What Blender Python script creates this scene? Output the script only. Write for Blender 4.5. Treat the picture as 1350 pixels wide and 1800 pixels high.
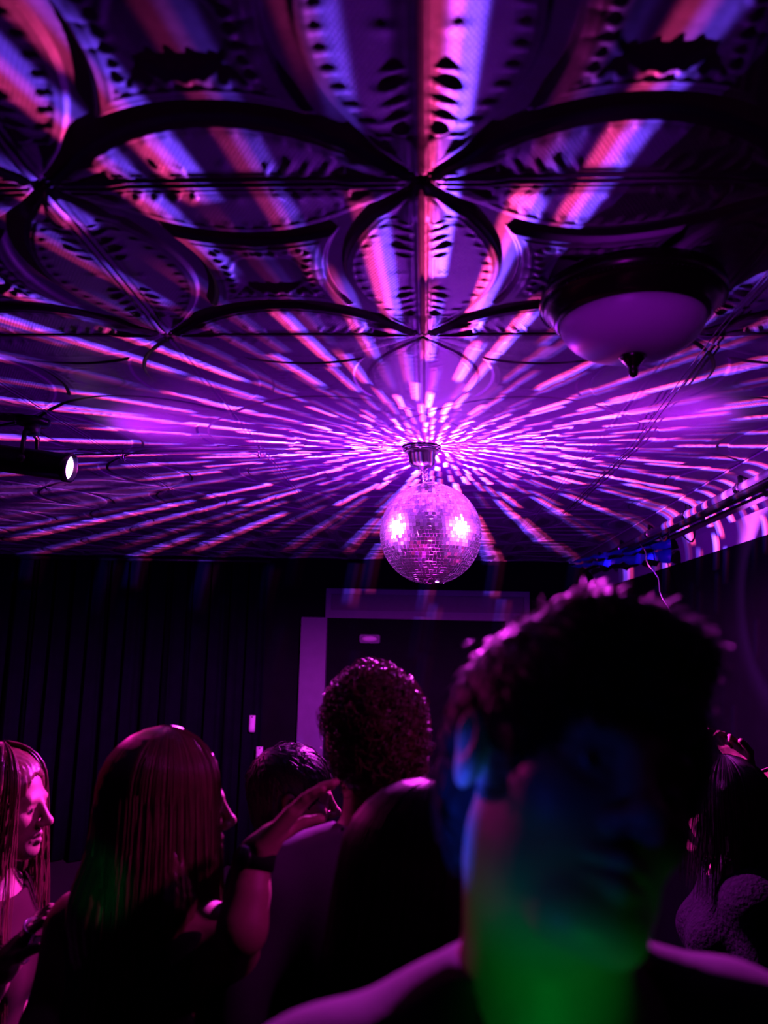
import bpy, bmesh, math, random
import numpy as np
from mathutils import Vector, Matrix

for o in list(bpy.data.objects):
    bpy.data.objects.remove(o, do_unlink=True)
SC = bpy.context.scene
COL = SC.collection
rnd = random.Random(7)
NR = np.random.RandomState(11)

# ------------------------------------------------------------------ camera
CAM_Z = 1.78
CEIL = 2.50
F_PX = 1350.0
YAW, PITCH, ROLL = math.radians(3.3), math.radians(9.8), math.radians(1.2)


def cam_axes():
    f0 = Vector((-math.sin(YAW), math.cos(YAW), 0)); r0 = Vector((math.cos(YAW), math.sin(YAW), 0)); u0 = Vector((0, 0, 1))
    f = f0 * math.cos(PITCH) + u0 * math.sin(PITCH)
    u = u0 * math.cos(PITCH) - f0 * math.sin(PITCH)
    r = r0 * math.cos(ROLL) + u * math.sin(ROLL)
    u2 = u * math.cos(ROLL) - r0 * math.sin(ROLL)
    return r, u2, f


CR, CU, CF = cam_axes()


def ray(px, py):
    return CF + CR * ((px - 675.0) / F_PX) + CU * ((900.0 - py) / F_PX)


def at(px, py, Y):
    """room point at forward distance Y seen along a photograph pixel"""
    d = ray(px, py)
    return Vector((0, 0, CAM_Z)) + d * (Y / d.y)


def at_z(px, py, z):
    d = ray(px, py)
    return Vector((0, 0, CAM_Z)) + d * ((z - CAM_Z) / d.z)


cam_data = bpy.data.cameras.new('camera')
cam = bpy.data.objects.new('camera', cam_data)
COL.objects.link(cam)
cam.matrix_world = Matrix(((CR.x, CU.x, -CF.x, 0), (CR.y, CU.y, -CF.y, 0), (CR.z, CU.z, -CF.z, CAM_Z), (0, 0, 0, 1)))
cam_data.sensor_fit = 'HORIZONTAL'
cam_data.sensor_width = 36.0
cam_data.lens = 36.0 * F_PX / 1350.0
cam_data.clip_start = 0.02
cam_data.dof.use_dof = True
cam_data.dof.focus_distance = 2.75
cam_data.dof.aperture_fstop = 36.0 / 9.0      # 9 mm wide pupil: the man an arm's length away goes soft
SC.camera = cam

# ------------------------------------------------------------------ world, exposure
w = bpy.data.worlds.new('night')
SC.world = w
w.use_nodes = True
w.node_tree.nodes['Background'].inputs[0].default_value = (0.25, 0.12, 1.0, 1)
w.node_tree.nodes['Background'].inputs[1].default_value = 0.0012
SC.view_settings.view_transform = 'Standard'
SC.view_settings.look = 'None'
SC.view_settings.exposure = 0.0
SC.view_settings.gamma = 1.0
SC.view_settings.use_curve_mapping = False
SC.cycles.max_bounces = 4
SC.cycles.diffuse_bounces = 0
SC.cycles.glossy_bounces = 3
SC.cycles.transmission_bounces = 3

# ------------------------------------------------------------------ helpers


def link(o, parent=None):
    COL.objects.link(o)
    if parent is not None:
        o.parent = parent
    return o


def tag(o, label=None, cat=None, group=None, kind=None):
    if label: o['label'] = label
    if cat: o['category'] = cat
    if group: o['group'] = group
    if kind: o['kind'] = kind
    return o


def empty(name, loc=(0, 0, 0), rz=0.0):
    o = bpy.data.objects.new(name, None)
    o.empty_display_size = 0.05
    o.location = loc
    o.rotation_euler = (0, 0, rz)
    return link(o)


def mesh_obj(name, verts, faces, mat, parent=None, smooth=False):
    me = bpy.data.meshes.new(name)
    me.from_pydata([tuple(v) for v in verts], [], [tuple(f) for f in faces])
    if smooth:
        me.polygons.foreach_set('use_smooth', [True] * len(me.polygons))
    me.materials.append(mat)
    me.update()
    return link(bpy.data.objects.new(name, me), parent)


def np_mesh(name, V, Q, mat, parent=None, smooth=True):
    """V (n,3), Q (m,4) or (m,3) numpy arrays"""
    me = bpy.data.meshes.new(name)
    n, k = len(V), Q.shape[1]
    me.vertices.add(n)
    me.vertices.foreach_set('co', np.asarray(V, np.float32).ravel())
    me.loops.add(len(Q) * k)
    me.loops.foreach_set('vertex_index', np.asarray(Q, np.int32).ravel())
    me.polygons.add(len(Q))
    me.polygons.foreach_set('loop_start', np.arange(len(Q), dtype=np.int32) * k)
    me.polygons.foreach_set('loop_total', np.full(len(Q), k, np.int32))
    me.polygons.foreach_set('use_smooth', np.full(len(Q), smooth))
    me.materials.append(mat)
    me.update(calc_edges=True)
    return link(bpy.data.objects.new(name, me), parent)


class MB:
    """collects simple closed shapes into one mesh"""

    def __init__(self):
        self.v, self.f = [], []

    def add(self, vs, fs):
        b = len(self.v)
        self.v += [Vector(v) for v in vs]
        self.f += [tuple(i + b for i in f) for f in fs]
        return self

    def box(self, lo, hi, m=None):
        x0, y0, z0 = lo; x1, y1, z1 = hi
        vs = [(x0, y0, z0), (x1, y0, z0), (x1, y1, z0), (x0, y1, z0), (x0, y0, z1), (x1, y0, z1), (x1, y1, z1), (x0, y1, z1)]
        if m is not None: vs = [m @ Vector(v) for v in vs]
        return self.add(vs, [(0, 3, 2, 1), (4, 5, 6, 7), (0, 1, 5, 4), (1, 2, 6, 5), (2, 3, 7, 6), (3, 0, 4, 7)])

    def lathe(self, prof, n=48, m=None, caps=True):
        vs, fs = [], []
        for r, z in prof:
            for k in range(n):
                a = 2 * math.pi * k / n
                vs.append(Vector((r * math.cos(a), r * math.sin(a), z)))
        for i in range(len(prof) - 1):
            for k in range(n):
                k2 = (k + 1) % n
                fs.append((i * n + k, i * n + k2, (i + 1) * n + k2, (i + 1) * n + k))
        if caps:
            fs.append(tuple(range(n - 1, -1, -1)))
            fs.append(tuple(range((len(prof) - 1) * n, len(prof) * n)))
        if m is not None: vs = [m @ v for v in vs]
        return self.add(vs, fs)

    def tube(self, pts, r, n=8):
        pts = [Vector(p) for p in pts]
        rs = r if isinstance(r, (list, tuple)) else [r] * len(pts)
        vs, fs = [], []
        up = None
        for i, p in enumerate(pts):
            t = (pts[min(i + 1, len(pts) - 1)] - pts[max(i - 1, 0)]).normalized()
            if up is None:
                up = Vector((0, 0, 1)) if abs(t.z) < .9 else Vector((1, 0, 0))
            a = t.cross(up).normalized(); b = a.cross(t).normalized(); up = b
            for k in range(n):
                q = 2 * math.pi * k / n
                vs.append(p + (a * math.cos(q) + b * math.sin(q)) * rs[i])
        for i in range(len(pts) - 1):
            for k in range(n):
                k2 = (k + 1) % n
                fs.append((i * n + k, i * n + k2, (i + 1) * n + k2, (i + 1) * n + k))
        fs.append(tuple(range(n - 1, -1, -1)))
        fs.append(tuple(range((len(pts) - 1) * n, len(pts) * n)))
        return self.add(vs, fs)

    def build(self, name, mat, parent=None, smooth=False, bevel=0):
        o = mesh_obj(name, self.v, self.f, mat, parent, smooth)
        bm = bmesh.new(); bm.from_mesh(o.data); bmesh.ops.recalc_face_normals(bm, faces=bm.faces)
        if bevel:
            bmesh.ops.bevel(bm, geom=[e for e in bm.edges], offset=bevel, segments=2, affect='EDGES', clamp_overlap=True)
        bm.to_mesh(o.data); bm.free()
        return o


def frame_to(d, up=(0, 0, 1)):
    """rotation whose local Z points along d"""
    z = Vector(d).normalized(); up = Vector(up)
    if abs(z.dot(up)) > .98: up = Vector((0, 1, 0))
    x = up.cross(z).normalized(); y = z.cross(x)
    return Matrix(((x.x, y.x, z.x), (x.y, y.y, z.y), (x.z, y.z, z.z)))


def mat4(rot, loc):
    m = rot.to_4x4(); m.translation = Vector(loc); return m


# ------------------------------------------------------------------ materials


def principled(name, col, rough=.6, metal=0.0, spec=.5, noise=0.0, nscale=30.0, bump=0.0, bscale=60.0, sheen=0.0, trans=0.0, emit=None, estr=0.0, sss=0.0):
    m = bpy.data.materials.new(name)
    m.use_nodes = True
    nt = m.node_tree
    b = nt.nodes['Principled BSDF']
    b.inputs['Base Color'].default_value = (*col, 1)
    b.inputs['Roughness'].default_value = rough
    b.inputs['Metallic'].default_value = metal
    b.inputs['Specular IOR Level'].default_value = spec
    b.inputs['Transmission Weight'].default_value = trans
    b.inputs['Sheen Weight'].default_value = sheen
    b.inputs['Subsurface Weight'].default_value = sss
    if emit:
        b.inputs['Emission Color'].default_value = (*emit, 1)
        b.inputs['Emission Strength'].default_value = estr
    tc = nt.nodes.new('ShaderNodeTexCoord')
    if noise:
        n = nt.nodes.new('ShaderNodeTexNoise'); n.inputs['Scale'].default_value = nscale; n.inputs['Detail'].default_value = 5
        nt.links.new(tc.outputs['Object'], n.inputs['Vector'])
        mx = nt.nodes.new('ShaderNodeMix'); mx.data_type = 'RGBA'
        mx.inputs[6].default_value = (*[c * (1 - noise) for c in col], 1)
        mx.inputs[7].default_value = (*[min(1, c * (1 + noise)) for c in col], 1)
        nt.links.new(n.outputs['Fac'], mx.inputs[0]); nt.links.new(mx.outputs[2], b.inputs['Base Color'])
    if bump:
        n2 = nt.nodes.new('ShaderNodeTexNoise'); n2.inputs['Scale'].default_value = bscale; n2.inputs['Detail'].default_value = 4
        nt.links.new(tc.outputs['Object'], n2.inputs['Vector'])
        bp = nt.nodes.new('ShaderNodeBump'); bp.inputs['Strength'].default_value = bump; bp.inputs['Distance'].default_value = .01
        nt.links.new(n2.outputs['Fac'], bp.inputs['Height']); nt.links.new(bp.outputs['Normal'], b.inputs['Normal'])
    return m


M = {}
M['black_metal'] = principled('black_metal', (.012, .012, .014), .35, .3, noise=.3, nscale=40)
M['black_paint'] = principled('black_paint', (.002, .0018, .004), .8, spec=.05, noise=.5, nscale=6, bump=.15, bscale=25)
M['drape'] = principled('drape', (.0022, .002, .006), .95, spec=.03, noise=.4, nscale=9, bump=.1, bscale=200)
M['white_paint'] = principled('white_paint', (.55, .53, .55), .6, noise=.12, nscale=8, bump=.06, bscale=80)
M['floor'] = principled('floor', (.006, .0055, .006), .7, noise=.5, nscale=5, bump=.05)
M['mirror'] = principled('mirror', (.93, .92, .95), .18, 1.0, noise=.04, nscale=300)
M['ball_core'] = principled('ball_core', (.05, .05, .055), .5, .4, noise=.2)
M['chrome'] = principled('chrome', (.6, .6, .62), .22, 1.0, noise=.08, nscale=120)
M['motor'] = principled('motor', (.06, .055, .06), .35, .6, noise=.3, nscale=60)
M['bronze'] = principled('bronze', (.02, .013, .01), .25, .7, noise=.3, nscale=50)
M['frosted'] = principled('frosted_glass', (.75, .7, .72), .4, 0, .4, bump=.03, bscale=30, sss=1.0)
_b = M['frosted'].node_tree.nodes['Principled BSDF']
_b.inputs['Subsurface Scale'].default_value = .12
_b.inputs['Subsurface Radius'].default_value = (1, 1, 1)
M['lens'] = principled('lens', (.9, .8, 1), .2, emit=(1.0, .45, 1.0), estr=9.0, noise=.02)
M['cable'] = principled('cable', (.012, .012, .014), .5, noise=.2)
M['blue_plastic'] = principled('blue_plastic', (.03, .05, .75), .4, noise=.3, nscale=20, bump=.3, bscale=30)

M['pipe'] = principled('pipe', (.33, .32, .35), .4, .2, noise=.2, nscale=20)
M['header'] = principled('header', (.03, .02, .05), .6, noise=.3)
M['grey_trim'] = principled('grey_trim', (.07, .075, .11), .6, noise=.2, nscale=12, bump=.1)
M['pale_grey'] = principled('pale_grey', (.5, .5, .55), .5, noise=.2, nscale=30)
M['skin'] = principled('skin', (.50, .27, .20), .48, noise=.12, nscale=60, bump=.12, bscale=400, sss=.0)
M['eye'] = principled('eye', (.7, .68, .66), .15, noise=.05)
M['iris'] = principled('iris', (.05, .03, .02), .1, noise=.2, nscale=300)
M['hair_brown'] = principled('hair_brown', (.20, .09, .06), .32, spec=.6, noise=.5, nscale=25)
M['hair_dark'] = principled('hair_dark', (.085, .036, .024), .36, spec=.5, noise=.5, nscale=25)
M['hair_auburn'] = principled('hair_auburn', (.18, .065, .04), .36, spec=.6, noise=.5, nscale=25)
M['hair_black'] = principled('hair_black', (.010, .008, .008), .45, spec=.2, noise=.4, nscale=25)
M['black_cloth'] = principled('black_cloth', (.008, .008, .010), .85, spec=.2, noise=.3, nscale=40, bump=.2, bscale=500)
M['plum_cloth'] = principled('plum_cloth', (.10, .065, .13), .9, spec=.2, noise=.2, nscale=20, bump=.2, bscale=500, sheen=.1)
M['violet_cloth'] = principled('violet_cloth', (.25, .15, .5), .85, spec=.2, noise=.2, nscale=20, bump=.2, bscale=500)
M['dark_red_cloth'] = principled('dark_red_cloth', (.05, .01, .015), .9, spec=.2, noise=.2, nscale=20, bump=.2, bscale=500)
M['pale_cloth'] = principled('pale_cloth', (.085, .08, .10), .9, spec=.2, noise=.15, nscale=20, bump=.25, bscale=600, sheen=.1)
M['fuzzy_cloth'] = principled('fuzzy_cloth', (.014, .010, .018), .95, spec=.02, noise=.5, nscale=60, bump=1.0, bscale=90)
M['jeans'] = principled('jeans', (.012, .014, .028), .9, spec=.2, noise=.3, nscale=40, bump=.2, bscale=500)
M['shoe'] = principled('shoe', (.015, .014, .014), .5, noise=.3, nscale=30)
M['clear'] = principled('clear_plastic', (.95, .95, 1), .06, trans=.9, noise=.02)

# ------------------------------------------------------------------ positions that the lights need
BALL = at(757, 938, 2.75)
BALL_R = 89.0 / F_PX * (BALL - Vector((0, 0, CAM_Z))).dot(CF)
LAMP_L = at(120, 822, 2.42)
LAMP_R = Vector((1.04, 2.2, LAMP_L.z - .05))

# ------------------------------------------------------------------ club lights: two can spotlights on the mirror ball


def spot(name, loc, target, power, col, size_deg, blend, radius=.03):
    l = bpy.data.lights.new(name, 'SPOT')
    l.energy = power; l.color = col; l.spot_size = math.radians(size_deg); l.spot_blend = blend; l.shadow_soft_size = radius
    o = link(bpy.data.objects.new(name, l))
    o.location = loc
    o.rotation_euler = (Vector(target) - Vector(loc)).to_track_quat('-Z', 'Y').to_euler()
    return o


DL = (BALL - LAMP_L).normalized(); DR = (BALL - LAMP_R).normalized()
PURPLE = (.36, .008, 1.0)
BEAM = (.62, .075, 1.0)
spot('spot_beam', LAMP_L + DL * .02, BALL, 2600, BEAM, 22, .6)
spot('spot_beam', LAMP_R + DR * .02, BALL, 2600, BEAM, 22, .6)
spot('spot_spill', LAMP_L + DL * .02, BALL + Vector((0, 0, .1)), 15, (.5, .01, 1.0), 140, 1.0)
spot('spot_spill', LAMP_R + DR * .02, BALL + Vector((0, 0, .1)), 15, (.5, .01, 1.0), 140, 1.0)

# added purple fill lights without fixtures, aimed up to lift the dark ceiling
spot('fill_light', (-.5, -.9, 2.06), (-.5, -.7, 2.5), 1.4, PURPLE, 165, 1.0, .08)
spot('fill_light', (-3.6, 4.2, 2.0), (-3.3, 4.0, 2.5), 2.5, PURPLE, 160, 1.0, .08)

spot('fill_light', (-.5, -.9, 2.04), at_z(1108, 560, 2.37), 70, (.5, .01, 1.0), 8.5, .4, .05)  # added narrow fill that brightens only the ceiling lamp's glass bowl

# ------------------------------------------------------------------ what the mirror facets throw back: the ball's rows of facets
# turn each spotlight into rings of narrow upright beams that fan out around the hanging axis
ROWS = 46
PITCH_T = math.pi / ROWS
BEAM_ROW = .118
BEAM_COLS = 43


def facet_light(name, loc, n_lamps, power, glow, glow_down, width, tall, fringe, soft):
    l = bpy.data.lights.new(name, 'POINT')
    l.energy = power
    l.shadow_soft_size = 0.004
    l.use_nodes = True
    nt = l.node_tree
    N, LK = nt.nodes, nt.links
    for n in list(N): N.remove(n)
    out = N.new('ShaderNodeOutputLight')
    em = N.new('ShaderNodeEmission')
    LK.new(em.outputs[0], out.inputs[0])
    geo = N.new('ShaderNodeNewGeometry')

    def math_(op, a, b=None, c=None):
        n = N.new('ShaderNodeMath'); n.operation = op
        for i, x in enumerate((a, b, c)):
            if x is None: continue
            if isinstance(x, (int, float)): n.inputs[i].default_value = x
            else: LK.new(x, n.inputs[i])
        return n.outputs[0]

    def ramp(x, lo, hi):
        mr = N.new('ShaderNodeMapRange'); mr.interpolation_type = 'SMOOTHSTEP'
        for k, val in (('From Min', lo), ('From Max', hi), ('To Min', 0), ('To Max', 1)):
            mr.inputs[k].default_value = val
        LK.new(x, mr.inputs['Value'])
        return mr.outputs[0]

    def vec(op, a, b=None):
        n = N.new('ShaderNodeVectorMath'); n.operation = op
        for i, x in enumerate((a, b)):
            if x is None: continue
            if isinstance(x, (tuple, Vector)): n.inputs[i].default_value = tuple(x)
            else: LK.new(x, n.inputs[i])
        return n.outputs[0]

    sp = N.new('ShaderNodeSeparateXYZ'); LK.new(geo.outputs['Incoming'], sp.inputs[0])
    lat = math_('ARCSINE', sp.outputs[2])
    lon = math_('ADD', math_('ARCTAN2', sp.outputs[1], sp.outputs[0]), math.pi / 2)      # counted from the photographer's side
    total_r = total_b = None
    for li in range(n_lamps):
        rowc = math_('ADD', math_('DIVIDE', lat, BEAM_ROW), .37 * li)
        row = math_('FLOOR', rowc)
        v = math_('SUBTRACT', math_('SUBTRACT', rowc, row), .5)
        clat = math_('COSINE', math_('MULTIPLY', math_('ADD', row, .5 - .37 * li), BEAM_ROW))
        ncol = math_('MAXIMUM', math_('FLOOR', math_('MULTIPLY', math_('POWER', clat, .75), BEAM_COLS - 3 * li)), 5.0)
        wn = N.new('ShaderNodeTexWhiteNoise'); wn.noise_dimensions = '1D'
        LK.new(math_('ADD', row, 13.7 + li * 31), wn.inputs['W'])
        colc = math_('ADD', math_('MULTIPLY', math_('DIVIDE', lon, 2 * math.pi), ncol), math_('ADD', math_('MULTIPLY', wn.outputs['Value'], .11), .445 + .43 * li))
        cl = math_('FLOOR', colc)
        u = math_('SUBTRACT', math_('SUBTRACT', colc, cl), .5)
        cmb = N.new('ShaderNodeCombineXYZ'); LK.new(row, cmb.inputs[0]); LK.new(cl, cmb.inputs[1]); cmb.inputs[2].default_value = li * 5.0
        w2 = N.new('ShaderNodeTexWhiteNoise'); w2.noise_dimensions = '3D'; LK.new(cmb.outputs[0], w2.inputs['Vector'])
        s3 = N.new('ShaderNodeSeparateColor'); LK.new(w2.outputs['Color'], s3.inputs[0])
        uu = math_('SUBTRACT', u, math_('MULTIPLY', math_('SUBTRACT', s3.outputs[0], .5), .22))
        vv = math_('SUBTRACT', v, math_('MULTIPLY', math_('SUBTRACT', s3.outputs[1], .5), .34))
        bright = math_('ADD', math_('MULTIPLY', math_('POWER', s3.outputs[2], 2.4), 1.7), .05)
        up = math_('ABSOLUTE', math_('ADD', uu, math_('MULTIPLY', vv, .10)))

        def mask(du, dv):
            a = ramp(math_('ABSOLUTE', math_('ADD', math_('ADD', uu, du), math_('MULTIPLY', vv, .12))), width + soft, width - soft)
            b = ramp(math_('ABSOLUTE', math_('ADD', vv, dv)), tall + .08, tall - .08)
            return math_('MULTIPLY', math_('MULTIPLY', a, b), bright)
        mr_, mb_ = mask(fringe, fringe * .8), mask(-fringe, -fringe * .8)
        total_r = mr_ if total_r is None else math_('ADD', total_r, mr_)
        total_b = mb_ if total_b is None else math_('ADD', total_b, mb_)
    # red and blue diodes of the spotlights sit side by side, so their spots land a little apart
    cr = vec('SCALE', (.74, .035, .20)); LK.new(total_r, cr.node.inputs['Scale'])
    cb = vec('SCALE', (.20, .065, 1.28)); LK.new(total_b, cb.node.inputs['Scale'])
    low = math_('ADD', math_('MULTIPLY', ramp(lat, -.05, .10), .9), .10)     # beams weakened below the horizon to keep the walls dark
    near = math_('ADD', math_('MULTIPLY', ramp(sp.outputs[1], -1.0, .25), .62), .38)              # set dimmer towards the photographer's side
    both = vec('SCALE', vec('ADD', cr, cb)); LK.new(math_('MULTIPLY', low, near), both.node.inputs['Scale'])
    gd = vec('SCALE', tuple(glow_down)); LK.new(ramp(lat, .02, -.25), gd.node.inputs['Scale'])   # soft scatter of many facets onto the crowd
    gl = vec('SCALE', tuple(glow)); LK.new(near, gl.node.inputs['Scale'])
    col = vec('ADD', vec('ADD', both, gl), gd)
    LK.new(col, em.inputs['Color'])
    fall = N.new('ShaderNodeLightFalloff'); fall.inputs['Strength'].default_value = 1.0; fall.inputs['Smooth'].default_value = 0
    # a mirror throws a narrow beam, so it weakens far more slowly than a bare bulb
    LK.new(math_('ADD', math_('ADD', math_('MULTIPLY', fall.outputs['Constant'], .14), math_('MULTIPLY', fall.outputs['Linear'], .38)), math_('MULTIPLY', fall.outputs['Quadratic'], .6)), em.inputs['Strength'])
    o = link(bpy.data.objects.new(name, l))
    o.location = loc
    return o


ball_light = facet_light('mirror_ball_reflections', BALL, 2, 430, (.015, .0002, .055), (.46, .018, .46), .074, .43, .046, .03)

# added unseen fill on the left: red-violet light across the dancers
spot('crowd_fill', (-1.75, 2.9, 2.38), at(330, 1560, 1.35), 45, (1.0, .015, .5), 44, .8, .05)

spot('crowd_fill', (1.05, 1.0, 2.38), at(360, 1430, 1.42), 30, (.9, .02, .75), 26, .9, .05)  # second added fill, unseen on the right, for the dark hair and forearm

# small red-green-blue party lights beside the photographer: narrow coloured dots on the nearest dancers
PL = Vector((-.55, .05, 1.42))
spot('party_light', PL, at(812, 1390, .66), 95, (.015, .05, 1.0), 8.0, .45, .01)
spot('party_light', PL + Vector((0, -.1, -.05)), at(900, 1430, .52), 2.6, (.02, .06, 1.0), 18, 1.0, .01)
GL = Vector((.02, -.1, 1.12))
spot('party_light', GL, at(965, 1610, .60), 5, (.0, 1.0, .10), 15, 1.0, .01)
spot('party_light', GL, at(600, 1610, 1.35), 9, (.0, 1.0, .25), 3.4, .8, .01)
spot('party_light', GL, at(175, 1540, 1.36), 4, (.0, 1.0, .25), 5, .9, .01)

# ================================================================== the room
X0, X1, Y0, Y1 = -4.30, 1.43, -2.6, 6.55
T = 0.61
SEAM_X = at_z(740, 318, CEIL).x
SEAM_Y = at_z(740, 318, CEIL).y

fl = MB().box((X0 - .1, Y0 - .1, -.1), (X1 + .1, Y1 + .1, 0)).build('floor', M['floor'])
tag(fl, 'dark worn dance floor under the crowd', kind='structure')
MBw = MB().box((X0 - .12, Y0 - .1, 0), (X0, Y1 + .1, CEIL)).build('wall_left', M['drape'])
tag(MBw, kind='structure', label='dark wall closing the room on its left side')
o = MB().box((X0 - .1, Y0 - .12, 0), (X1 + .1, Y0, CEIL)).build('wall_front', M['black_paint']); tag(o, kind='structure', label='black wall behind the photographer')

# ---- pressed tin ceiling: relief of one panel, repeated
NG = 230


def tile_relief(n):
    g = np.linspace(-.5, .5, n + 1)
    X, Y = np.meshgrid(g, g, indexing='ij')
    ax, ay = np.abs(X), np.abs(Y)
    hgt = np.zeros_like(X)
    sag = .265
    # distance to the petal arcs, in panel units (positive on the centre side)
    def arc(t, e):
        b = sag * (1 - 4 * t * t)
        sl = np.sqrt(1 + (8 * sag * t) ** 2)
        return (e - b) / sl
    sx = arc(X, .5 - ay)     # petals along the y = +-.5 edges
    sy = arc(Y, .5 - ax)
    s = np.minimum(sx, sy)   # > 0: centre star, < 0: a petal
    tpos = np.where(sx < sy, X, Y)
    gs = lambda d, w_: np.exp(-(d / w_) ** 2)
    mm = .00042
    petal = (s < 0)
    hgt += 1.5 * mm * np.clip(-s / .25, 0, 1) ** .7                     # petals swell gently
    # deep channel along each arc
    prof = np.clip((.038 - np.abs(s - .014)) / .013, 0, 1)
    hgt -= 22 * mm * prof * prof * (3 - 2 * prof)
    hgt += 4 * mm * gs(s + .042, .007)
    hgt += 3.5 * mm * gs(s - .078, .006)
    # bead row beside the moulding, inside the star
    bead = np.clip(np.cos(2 * np.pi * tpos / .042), 0, 1) ** .4 * gs(s - .105, .013) * (np.abs(tpos) < .36)
    hgt += 7 * mm * bead
    # hanging drops on the petal side of the moulding
    drop = np.clip(np.cos(2 * np.pi * tpos / .055), 0, 1) ** .7 * gs(s + .062, .016) * (np.abs(tpos) < .33)
    hgt += 5 * mm * drop
    # star: dished, with a ring and a domed boss
    r0 = np.hypot(X, Y)
    star = np.clip((s - .11) / .05, 0, 1)
    hgt -= 14 * mm * star * star * (3 - 2 * star)
    hgt += 5 * mm * np.sqrt(np.clip(1 - (r0 / .105) ** 2, 0, 1))
    hgt += 6 * mm * gs(r0 - .125, .011)
    th = np.arctan2(Y, X)
    hgt += 5 * mm * gs(r0 - .165, .026) * np.abs(np.cos(8 * th)) ** .6
    # corner fans: leaves spread around every crossing of the seams
    cx, cy = .5 - ax, .5 - ay
    rc = np.hypot(cx, cy); tc = np.arctan2(cy, cx)
    leafw = np.abs(np.cos(tc * 7.0)) ** .55
    lp = np.clip(rc / .05, 0, 1) * np.clip((.205 + .03 * np.cos(14 * tc) - rc) / .05, 0, 1)
    hgt = np.maximum(hgt, 0) * (1 - .75 * np.clip(lp * 1.6, 0, 1)) + lp * (9.5 * mm * leafw + 3.0 * mm) + np.minimum(hgt, 0) * 1.0
    # curled leaf tips past the fan, hugging the seams
    for e, t in ((cy, cx), (cx, cy)):
        curl = np.clip(np.sin((t - .20) / .052 * 2 * np.pi + e * 60), 0, 1) ** .6 * gs(e - .055, .028) * (t > .19) * (t < .40)
        hgt += 7.5 * mm * curl
    # small leaf ornaments standing in the petals
    for e, t in ((cy, X), (cx, Y)):
        for c in (-.17, 0, .17):
            hgt += 6 * mm * gs(np.hypot((t - c) / 1.0, (e - .075) / 1.5), .017)
    # seam: lapped edge with a raised rope
    for e in (cx, cy):
        hgt += 8 * mm * gs(e - .012, .006) + 3 * mm * gs(e - .034, .004) - 3 * mm * gs(e, .004)
    scale = np.clip(-s / .05 - .9, 0, 1) * np.clip((rc - .2) / .03, 0, 1) * np.clip((np.minimum(cx, cy) - .05) / .02, 0, 1)
    return X, Y, hgt, scale


tin = bpy.data.materials.new('pressed_tin')
tin.use_nodes = True
nt = tin.node_tree
bs = nt.nodes['Principled BSDF']
bs.inputs['Base Color'].default_value = (.62, .6, .62, 1)
bs.inputs['Roughness'].default_value = .48
bs.inputs['Specular IOR Level'].default_value = .35
tcn = nt.nodes.new('ShaderNodeTexCoord')
sepn = nt.nodes.new('ShaderNodeSeparateXYZ'); nt.links.new(tcn.outputs['Object'], sepn.inputs[0])


def mnode(op, a, b=None):
    n = nt.nodes.new('ShaderNodeMath'); n.operation = op
    for i, x in enumerate((a, b)):
        if x is None: continue
        if isinstance(x, (int, float)): n.inputs[i].default_value = x
        else: nt.links.new(x, n.inputs[i])
    return n.outputs[0]


SCP = .0078
ry = mnode('DIVIDE', sepn.outputs[1], SCP * .75)
rfl = mnode('FLOOR', ry)
offs = mnode('MULTIPLY', mnode('MODULO', rfl, 2.0), .5)
rx = mnode('FRACT', mnode('ADD', mnode('DIVIDE', sepn.outputs[0], SCP), offs))
fx = mnode('SUBTRACT', rx, .5)
fy = mnode('FRACT', ry)
edge = mnode('SUBTRACT', fy, mnode('MULTIPLY', mnode('MULTIPLY', fx, fx), 2.0))
att = nt.nodes.new('ShaderNodeAttribute'); att.attribute_name = 'scales'
hh = mnode('MULTIPLY', mnode('SUBTRACT', 1.0, mnode('FRACT', mnode('ADD', edge, 1.0))), att.outputs['Fac'])
bmpn = nt.nodes.new('ShaderNodeBump'); bmpn.inputs['Distance'].default_value = .0013; bmpn.inputs['Strength'].default_value = 1.0
nt.links.new(hh, bmpn.inputs['Height'])
nzn = nt.nodes.new('ShaderNodeTexNoise'); nzn.inputs['Scale'].default_value = 22; nzn.inputs['Detail'].default_value = 5
nt.links.new(tcn.outputs['Object'], nzn.inputs['Vector'])
bmp2 = nt.nodes.new('ShaderNodeBump'); bmp2.inputs['Distance'].default_value = .004; bmp2.inputs['Strength'].default_value = .35
nt.links.new(nzn.outputs['Fac'], bmp2.inputs['Height']); nt.links.new(bmpn.outputs[0], bmp2.inputs['Normal'])
nt.links.new(bmp2.outputs[0], bs.inputs['Normal'])
M['tin'] = tin

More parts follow.
